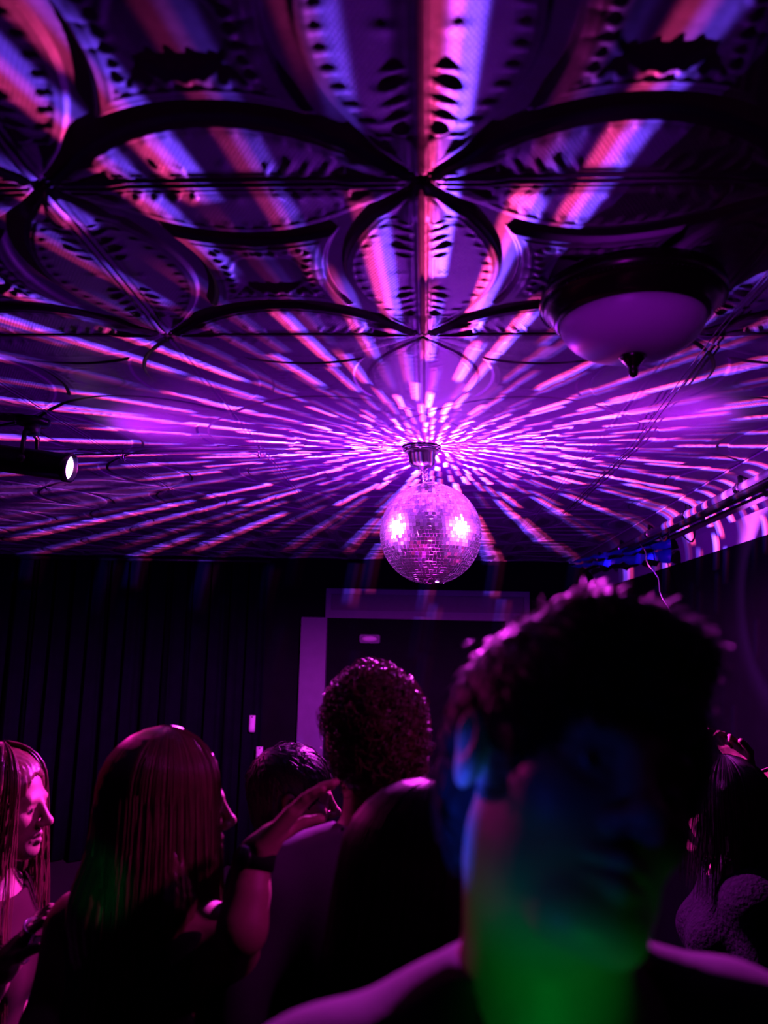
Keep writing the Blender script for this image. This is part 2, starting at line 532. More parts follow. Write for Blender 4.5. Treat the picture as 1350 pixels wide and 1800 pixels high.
Xg, Yg, Hg, Sg = tile_relief(NG)
n1 = NG + 1
V = np.stack([Xg * T, Yg * T, -Hg], -1).reshape(-1, 3)
idx = np.arange(n1 * n1).reshape(n1, n1)
Q = np.stack([idx[:-1, :-1], idx[:-1, 1:], idx[1:, 1:], idx[1:, :-1]], -1).reshape(-1, 4)
ceil_obj = MB().box((X0 - .1, Y0 - .1, CEIL + .03), (X1 + .1, Y1 + .1, CEIL + .12)).build('ceiling', M['white_paint'])
tag(ceil_obj, 'ceiling of embossed tin panels lit by the mirror ball', kind='structure')
first_tile, worn_tile = None, None
i0 = int(math.floor((X0 - SEAM_X) / T)); i1 = int(math.ceil((X1 - SEAM_X) / T))
j0 = -3; j1 = int(math.ceil((Y1 - SEAM_Y) / T))
for i in range(i0, i1):
    for j in range(j0, j1):
        worn = j >= 1            # rows past the crowd are pressed shallower
        base = worn_tile if worn else first_tile
        if base is None:
            Vt = V.copy()
            if worn: Vt[:, 2] *= .34
            base = np_mesh('ceiling_tile', Vt, Q, tin, ceil_obj, True)
            a = base.data.attributes.new('scales', 'FLOAT', 'POINT')
            a.data.foreach_set('value', (Sg * (.6 if worn else 1)).astype(np.float32).ravel())
            if worn: worn_tile = base
            else: first_tile = base
            t_ = base
        else:
            t_ = link(base.copy(), ceil_obj)
        t_.location = (SEAM_X + (i + .5) * T, SEAM_Y + (j + .5) * T, CEIL + .0005)

# ---- back wall: dark drapes on the left, a panelled header and a doorway behind the crowd
o = MB().box((X0 - .1, Y1, 0), (X1 + .1, Y1 + .12, CEIL)).build('wall_back', M['black_paint']); tag(o, 'black painted wall at the far end of the room', kind='structure')

# ---- right wall: pale cove curving down from the ceiling, black below
CV = .23
o = MB().box((X1, Y0 - .1, 0), (X1 + .12, Y1 + .1, CEIL - CV)).build('wall_right', M['black_paint']); tag(o, 'black lower wall on the right of the room', kind='structure')
vs, fs = [], []
prof_c = [(X1 - CV + CV * math.sin(q / 16 * math.pi / 2), CEIL - .010 - (CV - .010) * (1 - math.cos(q / 16 * math.pi / 2))) for q in range(17)] + [(X1 + .1, CEIL - CV), (X1 + .1, CEIL - .004), (X1 - CV, CEIL - .004)]
ny = 2
for yy in (Y0, Y1):
    vs += [(x, yy, z) for x, z in prof_c]
np_ = len(prof_c)
fs = [(q, (q + 1) % np_, np_ + (q + 1) % np_, np_ + q) for q in range(np_)] + [tuple(range(np_)), tuple(range(2 * np_ - 1, np_ - 1, -1))]
cv_ = MB().add(vs, fs).build('trim_1', M['white_paint']); tag(cv_, 'pale painted cove between the ceiling and the right wall', kind='structure')

# ================================================================== mirror ball
mount_pt = at(742, 785, BALL.y); mount = Vector((mount_pt.x, BALL.y, CEIL))
ball = empty('mirror_ball', (BALL.x, BALL.y, BALL.z))
tag(ball, 'large mirror ball hanging from a motor under the embossed ceiling', 'mirror ball')
core = MB()
prof = [(max(.0005, (BALL_R - .004) * math.sin(math.pi * k / 40)), -(BALL_R - .004) * math.cos(math.pi * k / 40)) for k in range(41)]
core.lathe(prof, 64)
core_o = core.build('core', M['ball_core'], ball, True)
tv, tf = [], []
for r in range(ROWS):
    lat = -math.pi / 2 + (r + .5) * PITCH_T
    nc = max(4, int(2 * ROWS * math.cos(lat)))
    ph = rnd.random() * 6
    for c in range(nc):
        lon = ph + 2 * math.pi * c / nc
        n = Vector((math.cos(lat) * math.cos(lon), math.cos(lat) * math.sin(lon), math.sin(lat)))
        e = Vector((-math.sin(lon), math.cos(lon), 0)); q = n.cross(e)
        hw = math.pi * math.cos(lat) / nc * BALL_R * .93; hh_ = PITCH_T / 2 * BALL_R * .92
        nn = (n + e * rnd.gauss(0, .03) + q * rnd.gauss(0, .075)).normalized()
        e2 = (e - nn * e.dot(nn)).normalized(); q2 = nn.cross(e2)
        p = n * BALL_R
        b = len(tv)
        for k, dep in ((1, 0), (1.0, -.0035)):
            for sx_, sy_ in ((-1, -1), (1, -1), (1, 1), (-1, 1)):
                tv.append(p + e2 * hw * sx_ + q2 * hh_ * sy_ + nn * dep)
        tf += [(b, b + 1, b + 2, b + 3), (b, b + 4, b + 5, b + 1), (b + 1, b + 5, b + 6, b + 2), (b + 2, b + 6, b + 7, b + 3), (b + 3, b + 7, b + 4, b)]
tiles_o = mesh_obj('mirror_tiles', tv, tf, M['mirror'], ball); tag(tiles_o, kind='stuff')
cap_o = MB().lathe([(.034, BALL_R - .006), (.034, BALL_R + .002), (.012, BALL_R + .008), (.012, BALL_R + .016)], 32).build('cap', M['chrome'], ball, True)
top = mount - BALL
d_ = top.normalized(); rod_len = top.length - BALL_R - .055
rod = MB()
pts1, pts2 = [], []
fr = frame_to(d_)
for k in range(41):
    s_ = k / 40; a = s_ * 2 * math.pi * 2.6
    base = d_ * (BALL_R + .008 + rod_len * s_)
    off = fr @ Vector((math.cos(a) * .0065, math.sin(a) * .0065, 0))
    pts1.append(base + off); pts2.append(base - off)
rod.tube(pts1, .0068, 8); rod.tube(pts2, .0068, 8)
rod_o = rod.build('twisted_rope', M['chrome'], ball, True)
mr_m = mat4(Matrix.Identity(3), mount - BALL)
motor_o = MB().lathe([(.054, -.012), (.062, -.018), (.05, -.03), (.047, -.062), (.04, -.072), (.016, -.075), (.014, -.086)], 40, mr_m).build('motor_housing', M['motor'], ball, True)
flange_o = MB().lathe([(.05, 0), (.07, -.004), (.07, -.014), (.05, -.016)], 40, mr_m).build('flange', M['motor'], ball, True)
for k in range(3):
    a = 2.1 * k + .4
    MB().lathe([(.006, 0), (.006, -.004), (.003, -.006)], 10, mr_m @ Matrix.Translation((.06 * math.cos(a), .06 * math.sin(a), -.0135))).build('screw', M['chrome'], ball)
# the facets send light outward, so the ball itself does not stand in the way of its own reflections
blk = bpy.data.collections.new('ball_surfaces')
for q_ in (core_o, tiles_o, cap_o, rod_o):
    blk.objects.link(q_)
ball_light.light_linking.blocker_collection = blk
for co in blk.collection_objects:
    co.light_linking.link_state = 'EXCLUDE'

# ================================================================== can spotlights


def can_light(loc, direction, label, long=.30):
    root = empty('can_spotlight', (loc.x, loc.y, CEIL)); tag(root, label, 'spotlight', 'can spotlights aimed at the mirror ball')
    rel = loc - Vector((loc.x, loc.y, CEIL))
    m = mat4(frame_to(direction), rel)
    MB().lathe([(.028, -long), (.042, -long + .01), (.045, -long + .06), (.045, -.012), (.049, -.010), (.049, .012), (.041, .012), (.039, -.004)], 40, m).build('housing', M['black_metal'], root, True)
    MB().lathe([(.0405, -.006), (.039, -.001), (.028, .003), (.001, .005)], 32, m).build('lens', M['lens'], root, True)
    back = m @ Vector((0, 0, -long * .45))
    yv = (m.to_3x3() @ Vector((1, 0, 0)))
    bz = (back.z + 0) * .38
    yk = MB()
    for s_ in (-1, 1):
        a = back + yv * .05 * s_
        yk.tube([a, a + Vector((0, 0, .05)), Vector((back.x, back.y, bz)) + yv * .045 * s_ , Vector((back.x, back.y, bz + .012))], .008, 8)
    yk.build('yoke', M['black_metal'], root, True)
    for s_ in (-1, 1):
        MB().lathe([(.014, -.008), (.016, 0), (.014, .008)], 16, mat4(frame_to(yv), back + yv * .056 * s_)).build('tilt_knob', M['black_metal'], root, True)
    MB().lathe([(.016, bz), (.026, bz + .006), (.026, -.02), (.02, -.012)], 24, Matrix.Translation((back.x, back.y, 0))).build('stem', M['black_metal'], root, True)
    MB().lathe([(.05, -.02), (.056, -.014), (.056, -.002)], 32, Matrix.Translation((back.x, back.y, 0))).build('ceiling_plate', M['black_metal'], root, True)
    tail = m @ Vector((0, 0, -long))
    MB().tube([tail, tail - direction * .03 + Vector((0, 0, .01)), tail - direction * .03 + Vector((0, 0, .08)), Vector((back.x - direction.x * .06, back.y - direction.y * .06, -.012))], .004, 6).build('power_cord', M['cable'], root, True)
    return root


can_light(LAMP_L, Matrix.Rotation(math.radians(-13), 3, 'Z') @ DL, 'black can spotlight with glowing lens hanging at the left edge of the ceiling')
can_light(LAMP_R, DR, 'black can spotlight hanging under the ceiling beside the pale right wall band', .2)

# ================================================================== flush ceiling lamp
lc = at_z(1108, 508, CEIL)
LR = .182
lamp = empty('ceiling_lamp', (lc.x, lc.y, CEIL)); tag(lamp, 'flush ceiling lamp with dark metal rim and unlit frosted glass bowl', 'lamp')
MB().lathe([(.165, 0), (LR - .004, -.006), (LR, -.02), (LR - .002, -.034), (LR - .012, -.042), (LR - .02, -.046), (LR - .028, -.066), (LR - .036, -.074), (LR - .046, -.074)], 96).build('rim', M['bronze'], lamp, True)
bp = []
for k in range(21):
    a = k / 20 * math.pi / 2
    bp.append((max(.002, (LR - .04) * math.cos(a) ** .8), -.066 - .078 * math.sin(a)))
MB().lathe(bp, 96).build('glass_bowl', M['frosted'], lamp, True)
MB().lathe([(.004, -.134), (.024, -.138), (.027, -.146), (.02, -.154), (.012, -.164), (.0095, -.17), (.0105, -.176), (.008, -.184), (.001, -.188)], 32).build('finial', M['bronze'], lamp, True)
bd = MB()
for k in range(120):
    a = 2 * math.pi * k / 120
    bd.lathe([(.0005, -.0024), (.0024, 0), (.0005, .0024)], 6, Matrix.Translation(((LR - .003) * math.cos(a), (LR - .003) * math.sin(a), -.038)), True)
b_o = bd.build('bead_ring', M['bronze'], lamp, True); tag(b_o, kind='stuff')

# ================================================================== fittings on the walls and ceiling
# pipes along the corner of ceiling and right wall
pa, pb = Vector((X1 - .17, 1.6, CEIL - .07)), Vector((X1 - .17, 6.1, CEIL - .07))
pipe = empty('corner_pipe', pa); tag(pipe, 'pair of dark pipes with clamps running under the ceiling along the right wall', 'pipe')
L_ = pb - pa
MB().tube([Vector((0, 0, 0)), L_], .021, 14).build('pipe', M['pipe'], pipe, True)
MB().tube([Vector((-.055, 0, -.045)), L_ + Vector((-.03, 0, -.05))], .012, 10).build('thin_pipe', M['black_metal'], pipe, True)
for k in range(7):
    p = L_ * ((k + .35) / 7)
    MB().lathe([(.023, -.02), (.027, -.016), (.027, .016), (.023, .02)], 18, mat4(frame_to(L_), p)).build('clamp', M['chrome'], pipe, True)
    MB().box((p.x - .006, p.y - .01, p.z), (p.x + .006, p.y + .01, .058)).build('bracket', M['black_metal'], pipe)
for k in range(3):
    p = L_ * ((k + .6) / 3.2)
    pts = [p + Vector((-.055, .03 * q, -.05 - .05 * math.sin(q * .5))) for q in range(7)]
    MB().tube(pts, .005, 6).build('loose_wire', M['cable'], pipe, True)

# blue plastic folded over the far end of the pipes
a_, b_ = at(1005, 985, 5.6), at(1175, 942, 4.3)
bl = empty('blue_banner', b_); tag(bl, 'crumpled blue plastic banner folded over the corner pipes', 'banner')
for side, (o0, w0) in enumerate(((-.01, .05), (-.075, .06))):
    vs, fs = [], []
    n = 24
    for k in range(n + 1):
        t_ = k / n
        p = (a_ - b_) * t_
        ww = w0 * (1 - .75 * t_) * (1 + .25 * math.sin(t_ * 23 + side))
        for q in range(3):
            vs.append(p + Vector((.012 * math.sin(k * 1.7 + q + side), 0, o0 * (1 - .5 * t_) - ww * q / 2 + .006 * math.sin(k * 2.3 + q * 2))))
    for k in range(n):
        for q in range(2):
            a = k * 3 + q
            fs.append((a, a + 3, a + 4, a + 1))
    ob = mesh_obj('fold', vs, fs, M['blue_plastic'], bl, True)
    md = ob.modifiers.new('thick', 'SOLIDIFY'); md.thickness = .004

# hanging cord with a small bulb
c0, c1 = Vector((X1 - .225, 4.4, CEIL - .128)), at(1183, 1096, 4.3)
hc = empty('hanging_cord', c0); tag(hc, 'thin cord with a small bulb hanging below the corner pipes', 'cord')
MB().tube([(c1 - c0) * (k / 12) + Vector((.012 * math.sin(k * 1.3), 0, .03 * math.sin(k / 12 * math.pi))) for k in range(13)], .005, 6).build('cord', M['chrome'], hc, True)
MB().lathe([(.004, .03), (.008, .02), (.013, .0), (.01, -.014), (.001, -.02)], 14, Matrix.Translation(c1 - c0)).build('bulb', M['frosted'], hc, True)

# twin wires pinned across the ceiling on the right
wr = empty('ceiling_wire', at_z(1350, 478, CEIL)); tag(wr, 'twin dark wires strung diagonally across the ceiling past the frosted lamp', 'wire')
for s_ in (0, 1):
    P_ = [at_z(px + s_ * 9, py, CEIL - .008 - .004 * (i % 2)) - wr.location for i, (px, py) in enumerate(((1420, 395), (1350, 478), (1265, 575), (1180, 690), (1110, 785), (1050, 840), (985, 905)))]
    pp = []
    for i in range(len(P_) - 1):
        for q in range(4):
            pp.append(P_[i].lerp(P_[i + 1], q / 4))
    MB().tube(pp + [P_[-1]], .0013, 6).build('wire', M['cable'], wr, True)

# feed cable of the motor, held by hooks, running left over the ceiling
fc0 = Vector((mount.x - .075, mount.y, CEIL - .016))
fc = empty('feed_cable', fc0); tag(fc, 'thin feed cable on hooks running left from the mirror ball motor', 'cable')
ends = [Vector((0, 0, 0))] + [at_z(px, py, CEIL - .016) - fc0 for px, py in ((640, 790), (460, 791), (215, 797), (-40, 800))]
pp = []
for i in range(len(ends) - 1):
    for q in range(6):
        t_ = q / 6
        pp.append(ends[i].lerp(ends[i + 1], t_) + Vector((0, 0, -.004 * math.sin(t_ * math.pi))))
MB().tube(pp + [ends[-1]], .004, 6).build('wire', M['white_paint'], fc, True)
for px, py in ((455, 791), (216, 797)):
    p = at_z(px, py, CEIL - .016) - fc0
    MB().tube([p + Vector((0, 0, .014)), p, p + Vector((0, .004, -.018)), p + Vector((0, .014, -.026)), p + Vector((0, .022, -.018)), p + Vector((0, .02, -.006))], .003, 6).build('hook', M['chrome'], fc, True)

# ---- back wall: pleated dark curtain on the left, doorway with a framed header
YB = Y1 - .02
cur = empty('curtain', ((X0 + -1.35) / 2, YB - .1, 0)); tag(cur, 'long pleated dark curtain covering the left of the back wall', 'curtain')
vs, fs = [], []
n = 260; hz = 2.44
for k in range(n + 1):
    x = -1.47 + 2.94 * k / n
    for q, z in enumerate((0.02, .8, 1.6, 2.2, hz)):
        am = .05 * (1 - .35 * q / 4)
        vs.append((x + .01 * math.sin(k * .9), am * math.sin(k * .42 + .5 * math.sin(k * .05)) + .012 * math.sin(k * 1.1 + z), z))
for k in range(n):
    for q in range(4):
        a = k * 5 + q
        fs.append((a, a + 5, a + 6, a + 1))
co_ = mesh_obj('cloth', vs, fs, M['drape'], cur, True)
co_.modifiers.new('thick', 'SOLIDIFY').thickness = .006
MB().tube([(-1.5, 0, 2.455), (1.5, 0, 2.455)], .014, 12).build('curtain_rail', M['black_metal'], cur, True)

hl, hr_ = at(575, 1035, YB), at(930, 1093, YB)
dw = empty('door_1', ((hl.x + hr_.x) / 2, YB, 0)); tag(dw, 'dark doorway in the back wall under a framed purple header panel', kind='structure')
cx_ = (hl.x + hr_.x) / 2
w_ = (hr_.x - hl.x) / 2; zt, zb = hl.z, hr_.z
MB().box((-w_, -.015, zb), (w_, .012, zt)).build('header_panel', M['header'] if 'header' in M else M['black_paint'], dw)
for lo, hi in (((-w_, -.05, zt - .045), (w_, 0, zt)), ((-w_, -.05, zb), (w_, 0, zb + .065)), ((-w_, -.05, zb + .065), (-w_ + .045, 0, zt - .045)), ((w_ - .045, -.05, zb + .065), (w_, 0, zt - .045))):
    MB().box(lo, hi).build('header_trim', M['grey_trim'], dw)
pl_, pr_ = at(532, 1105, YB), at(570, 1300, YB)
MB().box((pl_.x - cx_, -.09, 0), (pr_.x - cx_, 0, zb)).build('door_post', M['grey_trim'], dw, bevel=.004)
MB().box((w_ - .2, -.09, 0), (w_, 0, zb)).build('door_post', M['grey_trim'], dw, bevel=.004)
MB().box((pr_.x - cx_, -.004, 0), (w_ - .2, .004, zb)).build('door_leaf', M['black_paint'], dw)
e0 = at(650, 1122, YB - .06)
el = empty('bulkhead_lamp', e0); tag(el, 'small unlit grey bulkhead lamp above the dark doorway', 'lamp')
MB().box((-.085, -.012, -.04), (.085, .055, .03)).build('housing', M['grey_trim'], el, bevel=.008)
MB().lathe([(.03, 0), (.028, .012), (.018, .022), (.001, .026)], 28, mat4(frame_to(Vector((0, -1, 0))), (0, -.012, -.005)) @ Matrix.Diagonal((2.2, .85, 1, 1))).build('diffuser', M['pale_grey'], el, True)
for px, py, ww, hh2, lab in ((443, 1272, .05, .13, 'upper pale card pinned on the dark curtain beside the door post'), (456, 1325, .055, .11, 'lower pale card pinned on the dark curtain beside the door post')):
    p = at(px, py, YB - .18)
    cd = empty('wall_card', p); tag(cd, lab, 'card', 'pale cards on the curtain')
    vs = [(-ww / 2 + ww * i / 4, -.006 * math.sin(i / 4 * math.pi), -hh2 / 2 + hh2 * j / 4) for i in range(5) for j in range(5)]
    fs = [(i * 5 + j, i * 5 + j + 5, i * 5 + j + 6, i * 5 + j + 1) for i in range(4) for j in range(4)]
    s_o = mesh_obj('sheet', vs, fs, M['pale_grey'], cd, True); s_o.modifiers.new('thick', 'SOLIDIFY').thickness = .002
    MB().lathe([(.004, 0), (.006, .004), (.001, .006)], 10, mat4(frame_to(Vector((0, -1, 0))), (0, -.004, hh2 / 2 - .012))).build('pin', M['chrome'], cd, True)

# ================================================================== people: smooth-blended bodies polygonised on a fine grid


def axis(lo, hi, fines, fine, coarse):
    out, x = [lo], lo
    while x < hi:
        st = coarse
        for a, b in fines:
            if a <= x < b: st = fine
            elif x < a < x + coarse: st = min(st, max(a - x, fine))
        x += st
        out.append(x)
    return np.array(out)


def sd_ell(P, c, r, Rm=None):
    q = [P[i] - c[i] for i in range(3)]
    if Rm is not None:
        q = [Rm[0][i] * q[0] + Rm[1][i] * q[1] + Rm[2][i] * q[2] for i in range(3)]
    k0 = np.sqrt((q[0] / r[0]) ** 2 + (q[1] / r[1]) ** 2 + (q[2] / r[2]) ** 2)
    k1 = np.sqrt((q[0] / r[0] ** 2) ** 2 + (q[1] / r[1] ** 2) ** 2 + (q[2] / r[2] ** 2) ** 2) + 1e-9
    return k0 * (k0 - 1) / k1


def sd_cap(P, a, b, ra, rb):
    d = [b[i] - a[i] for i in range(3)]
    dd = sum(x * x for x in d) + 1e-12
    t = np.clip(((P[0] - a[0]) * d[0] + (P[1] - a[1]) * d[1] + (P[2] - a[2]) * d[2]) / dd, 0, 1)
    e = (P[0] - a[0] - d[0] * t) ** 2 + (P[1] - a[1] - d[1] * t) ** 2 + (P[2] - a[2] - d[2] * t) ** 2
    return np.sqrt(e) - (ra + (rb - ra) * t)


def prim_box(p):
    if p[0] == 'ell':
        m = max(p[2]) if p[3] is not None else None
        r = [m] * 3 if m else p[2]
        return [p[1][i] - r[i] for i in range(3)], [p[1][i] + r[i] for i in range(3)]
    a, b, ra, rb = p[1], p[2], p[3], p[4]
    m = max(ra, rb)
    return [min(a[i], b[i]) - m for i in range(3)], [max(a[i], b[i]) + m for i in range(3)]


def field(prims, ax):
    D = np.full([len(a) for a in ax], .5, np.float32)
    for p in prims:
        k, sub = p[-2], p[-1]
        lo, hi = prim_box(p)
        mg = k + .03
        sl = []
        for i in range(3):
            a = max(0, np.searchsorted(ax[i], lo[i] - mg) - 1); b = min(len(ax[i]), np.searchsorted(ax[i], hi[i] + mg) + 1)
            sl.append(slice(a, b))
        if any(s.stop - s.start < 1 for s in sl): continue
        P = np.meshgrid(*[ax[i][sl[i]] for i in range(3)], indexing='ij', sparse=True)
        d = sd_ell(P, p[1], p[2], p[3]) if p[0] == 'ell' else sd_cap(P, p[1], p[2], p[3], p[4])
        cur = D[tuple(sl)]
        if sub:
            d = -d
            h = np.maximum(k - np.abs(cur - d), 0) / max(k, 1e-6)
            D[tuple(sl)] = np.maximum(cur, d) + h * h * k * .25
        else:
            h = np.maximum(k - np.abs(cur - d), 0) / max(k, 1e-6)
            D[tuple(sl)] = np.minimum(cur, d) - h * h * k * .25
    return D


def nets(D, ax):
    nx, ny, nz = D.shape
    S = D < 0
    c = [S[i:nx - 1 + i, j:ny - 1 + j, k:nz - 1 + k] for i in (0, 1) for j in (0, 1) for k in (0, 1)]
    cnt = sum(x.astype(np.int8) for x in c)
    I = np.argwhere((cnt > 0) & (cnt < 8))
    vid = np.full((nx - 1, ny - 1, nz - 1), -1, np.int64)
    vid[I[:, 0], I[:, 1], I[:, 2]] = np.arange(len(I))
    acc = np.zeros((len(I), 3)); num = np.zeros(len(I))
    offs = [(i, j, k) for i in (0, 1) for j in (0, 1) for k in (0, 1)]
    for a in offs:
        for d in range(3):
            if a[d]: continue
            b = list(a); b[d] = 1
            va = D[I[:, 0] + a[0], I[:, 1] + a[1], I[:, 2] + a[2]]; vb = D[I[:, 0] + b[0], I[:, 1] + b[1], I[:, 2] + b[2]]
            m = (va < 0) != (vb < 0)
            t = np.where(m, va / np.where(m, va - vb, 1), 0)
            pos = np.stack([ax[e][I[:, e] + a[e]] for e in range(3)], -1)
            pos[:, d] += t * (ax[d][I[:, d] + 1] - ax[d][I[:, d]])
            acc += pos * m[:, None]; num += m
    V = acc / num[:, None]
    quads = []
    for d in range(3):
        e, f = (d + 1) % 3, (d + 2) % 3
        sa = [slice(None)] * 3; sb = [slice(None)] * 3
        sa[d] = slice(0, -1); sb[d] = slice(1, None)
        A, B = S[tuple(sa)], S[tuple(sb)]
        for flip in (False, True):
            E_ = np.argwhere((A & ~B) if not flip else (~A & B))
            ok = (E_[:, e] > 0) & (E_[:, f] > 0) & (E_[:, e] < D.shape[e] - 1) & (E_[:, f] < D.shape[f] - 1)
            E_ = E_[ok]
            def cell(de, df):
                q = E_.copy(); q[:, e] -= de; q[:, f] -= df
                return vid[q[:, 0], q[:, 1], q[:, 2]]
            q4 = [cell(1, 1), cell(0, 1), cell(0, 0), cell(1, 0)]
            if flip: q4 = q4[::-1]
            quads.append(np.stack(q4, -1))
    return V, np.concatenate(quads)


def strands(paths, rad, name, mat, parent, lateral):
    """paths (n, m, 3) -> thin three-sided tapering tubes in one mesh"""
    n, m, _ = paths.shape
    tg = np.gradient(paths, axis=1); tg /= np.linalg.norm(tg, axis=2, keepdims=True) + 1e-9
    a = lateral[:, None] - tg * (lateral[:, None] * tg).sum(2, keepdims=True)
    a /= np.linalg.norm(a, axis=2, keepdims=True) + 1e-9
    b = np.cross(tg, a)
    tap = (1 - .75 * np.linspace(0, 1, m) ** 2)[None, :, None] * rad
    V = np.stack([paths + (a * math.cos(q) + b * math.sin(q)) * tap for q in (0, 2.094, 4.189)], 2).reshape(-1, 3)
    base = (np.arange(n)[:, None] * m + np.arange(m - 1)[None]) * 3
    Q = []
    for k in range(3):
        k2 = (k + 1) % 3
        Q.append(np.stack([base + k, base + k2, base + 3 + k2, base + 3 + k], -1).reshape(-1, 4))
    return np_mesh(name, V, np.concatenate(Q), mat, parent, True)


def hand_prims(w, fwd, nrm, side, curl=.35, s=1.0, spread=.12, curls=None):
    """palm and five fingers; fwd = wrist to knuckles, nrm = out of the palm, side = +1 when the thumb lies on fwd x nrm"""
    f = Vector(fwd).normalized(); n = (Vector(nrm) - f * Vector(nrm).dot(f)).normalized(); t = f.cross(n) * side
    w = Vector(w)
    P = []
    cap = lambda a, b, ra, rb, k=.006: P.append(('cap', tuple(a), tuple(b), ra * s, rb * s, k, False))
    cap(w - f * .02 * s, w + f * .03 * s, .026, .022, .02)
    for q in (-.028, -.009, .010, .028):
        cap(w + f * .015 * s + t * q * .75 * s, w + f * .085 * s + t * q * s, .0135, .0115, .012)
    fl = (.068, .078, .074, .058)
    for i, q in enumerate((.028, .010, -.009, -.028)):
        c = curls[i] if curls else curl
        p = w + f * .088 * s + t * q * s
        ang = c * .5; dirw = q / .028 * spread
        seg = (fl[i] * .45, fl[i] * .31, fl[i] * .26)
        for j, sg in enumerate(seg):
            d = (f * math.cos(ang) + n * math.sin(ang) + t * dirw * math.cos(ang)).normalized()
            e = p + d * sg * s
            cap(p, e, .0092 - .0008 * j, .0086 - .001 * j, .003)
            p = e; ang += c * 1.15
    p = w + f * .022 * s + t * .026 * s
    a1 = (f * .75 + t * .75 + n * .25).normalized(); a2 = (f * .95 + t * .3 + n * .4).normalized()
    cap(p, p + a1 * .042 * s, .0145, .0115, .012); p = p + a1 * .042 * s
    cap(p, p + a2 * .032 * s, .0108, .0100, .004); p = p + a2 * .032 * s
    cap(p, p + (a2 + n * .3).normalized() * .026 * s, .0098, .0085, .003)
    return P


def head_prims(Mh, s, fem):
    """Mh: 4x4 head placement; returns skin primitives of the head"""
    R3 = Mh.to_3x3()
    Rm = [[R3[i][j] for j in range(3)] for i in range(3)]
    X = lambda v: tuple(Mh @ (Vector(v) * s))
    P = []
    ell = lambda c, r, k=.02, sub=False: P.append(('ell', X(c), [q * s for q in r], Rm, k * s, sub))
    cap = lambda a, b, ra, rb, k=.01, sub=False: P.append(('cap', X(a), X(b), ra * s, rb * s, k * s, sub))
    jw = .043 if fem else .050
    ell((0, -.012, .030), (.076, .095, .088), .03)
    ell((0, .026, -.028), (.060, .064, .086), .03)
    ell((0, .036, -.072), (jw, .050, .040), .025)
    ell((0, .076 if fem else .079, -.099), (.019 if fem else .027, .017 if fem else .019, .015 if fem else .019), .022)
    for q in (-1, 1):
        ell((q * .041, .060, -.024), (.022, .022, .020), .02)
        cap((q * jw * .95, .0, -.055), (q * .022, .066, -.100), .013, .012, .025)
    cap((-.034, .080, .014), (.034, .080, .014), .012 if not fem else .009, .012 if not fem else .009, .02)
    for q in (-1, 1):
        ell((q * .031, .098, -.004), (.019, .013, .012), .014, True)
        ell((q * .031, .0735, -.005), (.0135, .0130, .0125), .004)
        cap((q * .020, .0855, .0015), (q * .043, .0770, .0005), .0042, .0042, .005)
        cap((q * .020, .0830, -.0105), (q * .043, .0750, -.0105), .0036, .0036, .005)
    cap((0, .092, .004), (0, .110, -.030), .0075, .0100, .012)
    ell((0, .112, -.034), (.0115, .0125, .0105), .008)
    for q in (-1, 1):
        ell((q * .0125, .100, -.039), (.0085, .0105, .0075), .008)
        ell((q * .0065, .108, -.0455), (.0035, .005, .004), .003, True)
    cap((-.017, .085, -.0635), (0, .0935, -.0605), .0050, .0066, .007)
    cap((.017, .085, -.0635), (0, .0935, -.0605), .0050, .0066, .007)
    cap((-.015, .084, -.0745), (0, .0915, -.0755), .0050, .0075, .007)
    cap((.015, .084, -.0745), (0, .0915, -.0755), .0050, .0075, .007)
    cap((-.023, .088, -.0685), (0, .101, -.0680), .0018, .0022, .004, True)
    cap((.023, .088, -.0685), (0, .101, -.0680), .0018, .0022, .004, True)
    for q in (-1, 1):
        ell((q * .079, -.012, -.004), (.0105, .019, .031), .008)
        ell((q * .085, -.014, .012), (.0085, .017, .018), .006)
        ell((q * .0895, -.006, .000), (.0055, .009, .016), .004, True)
    return P


SKIN_FINE = .0036


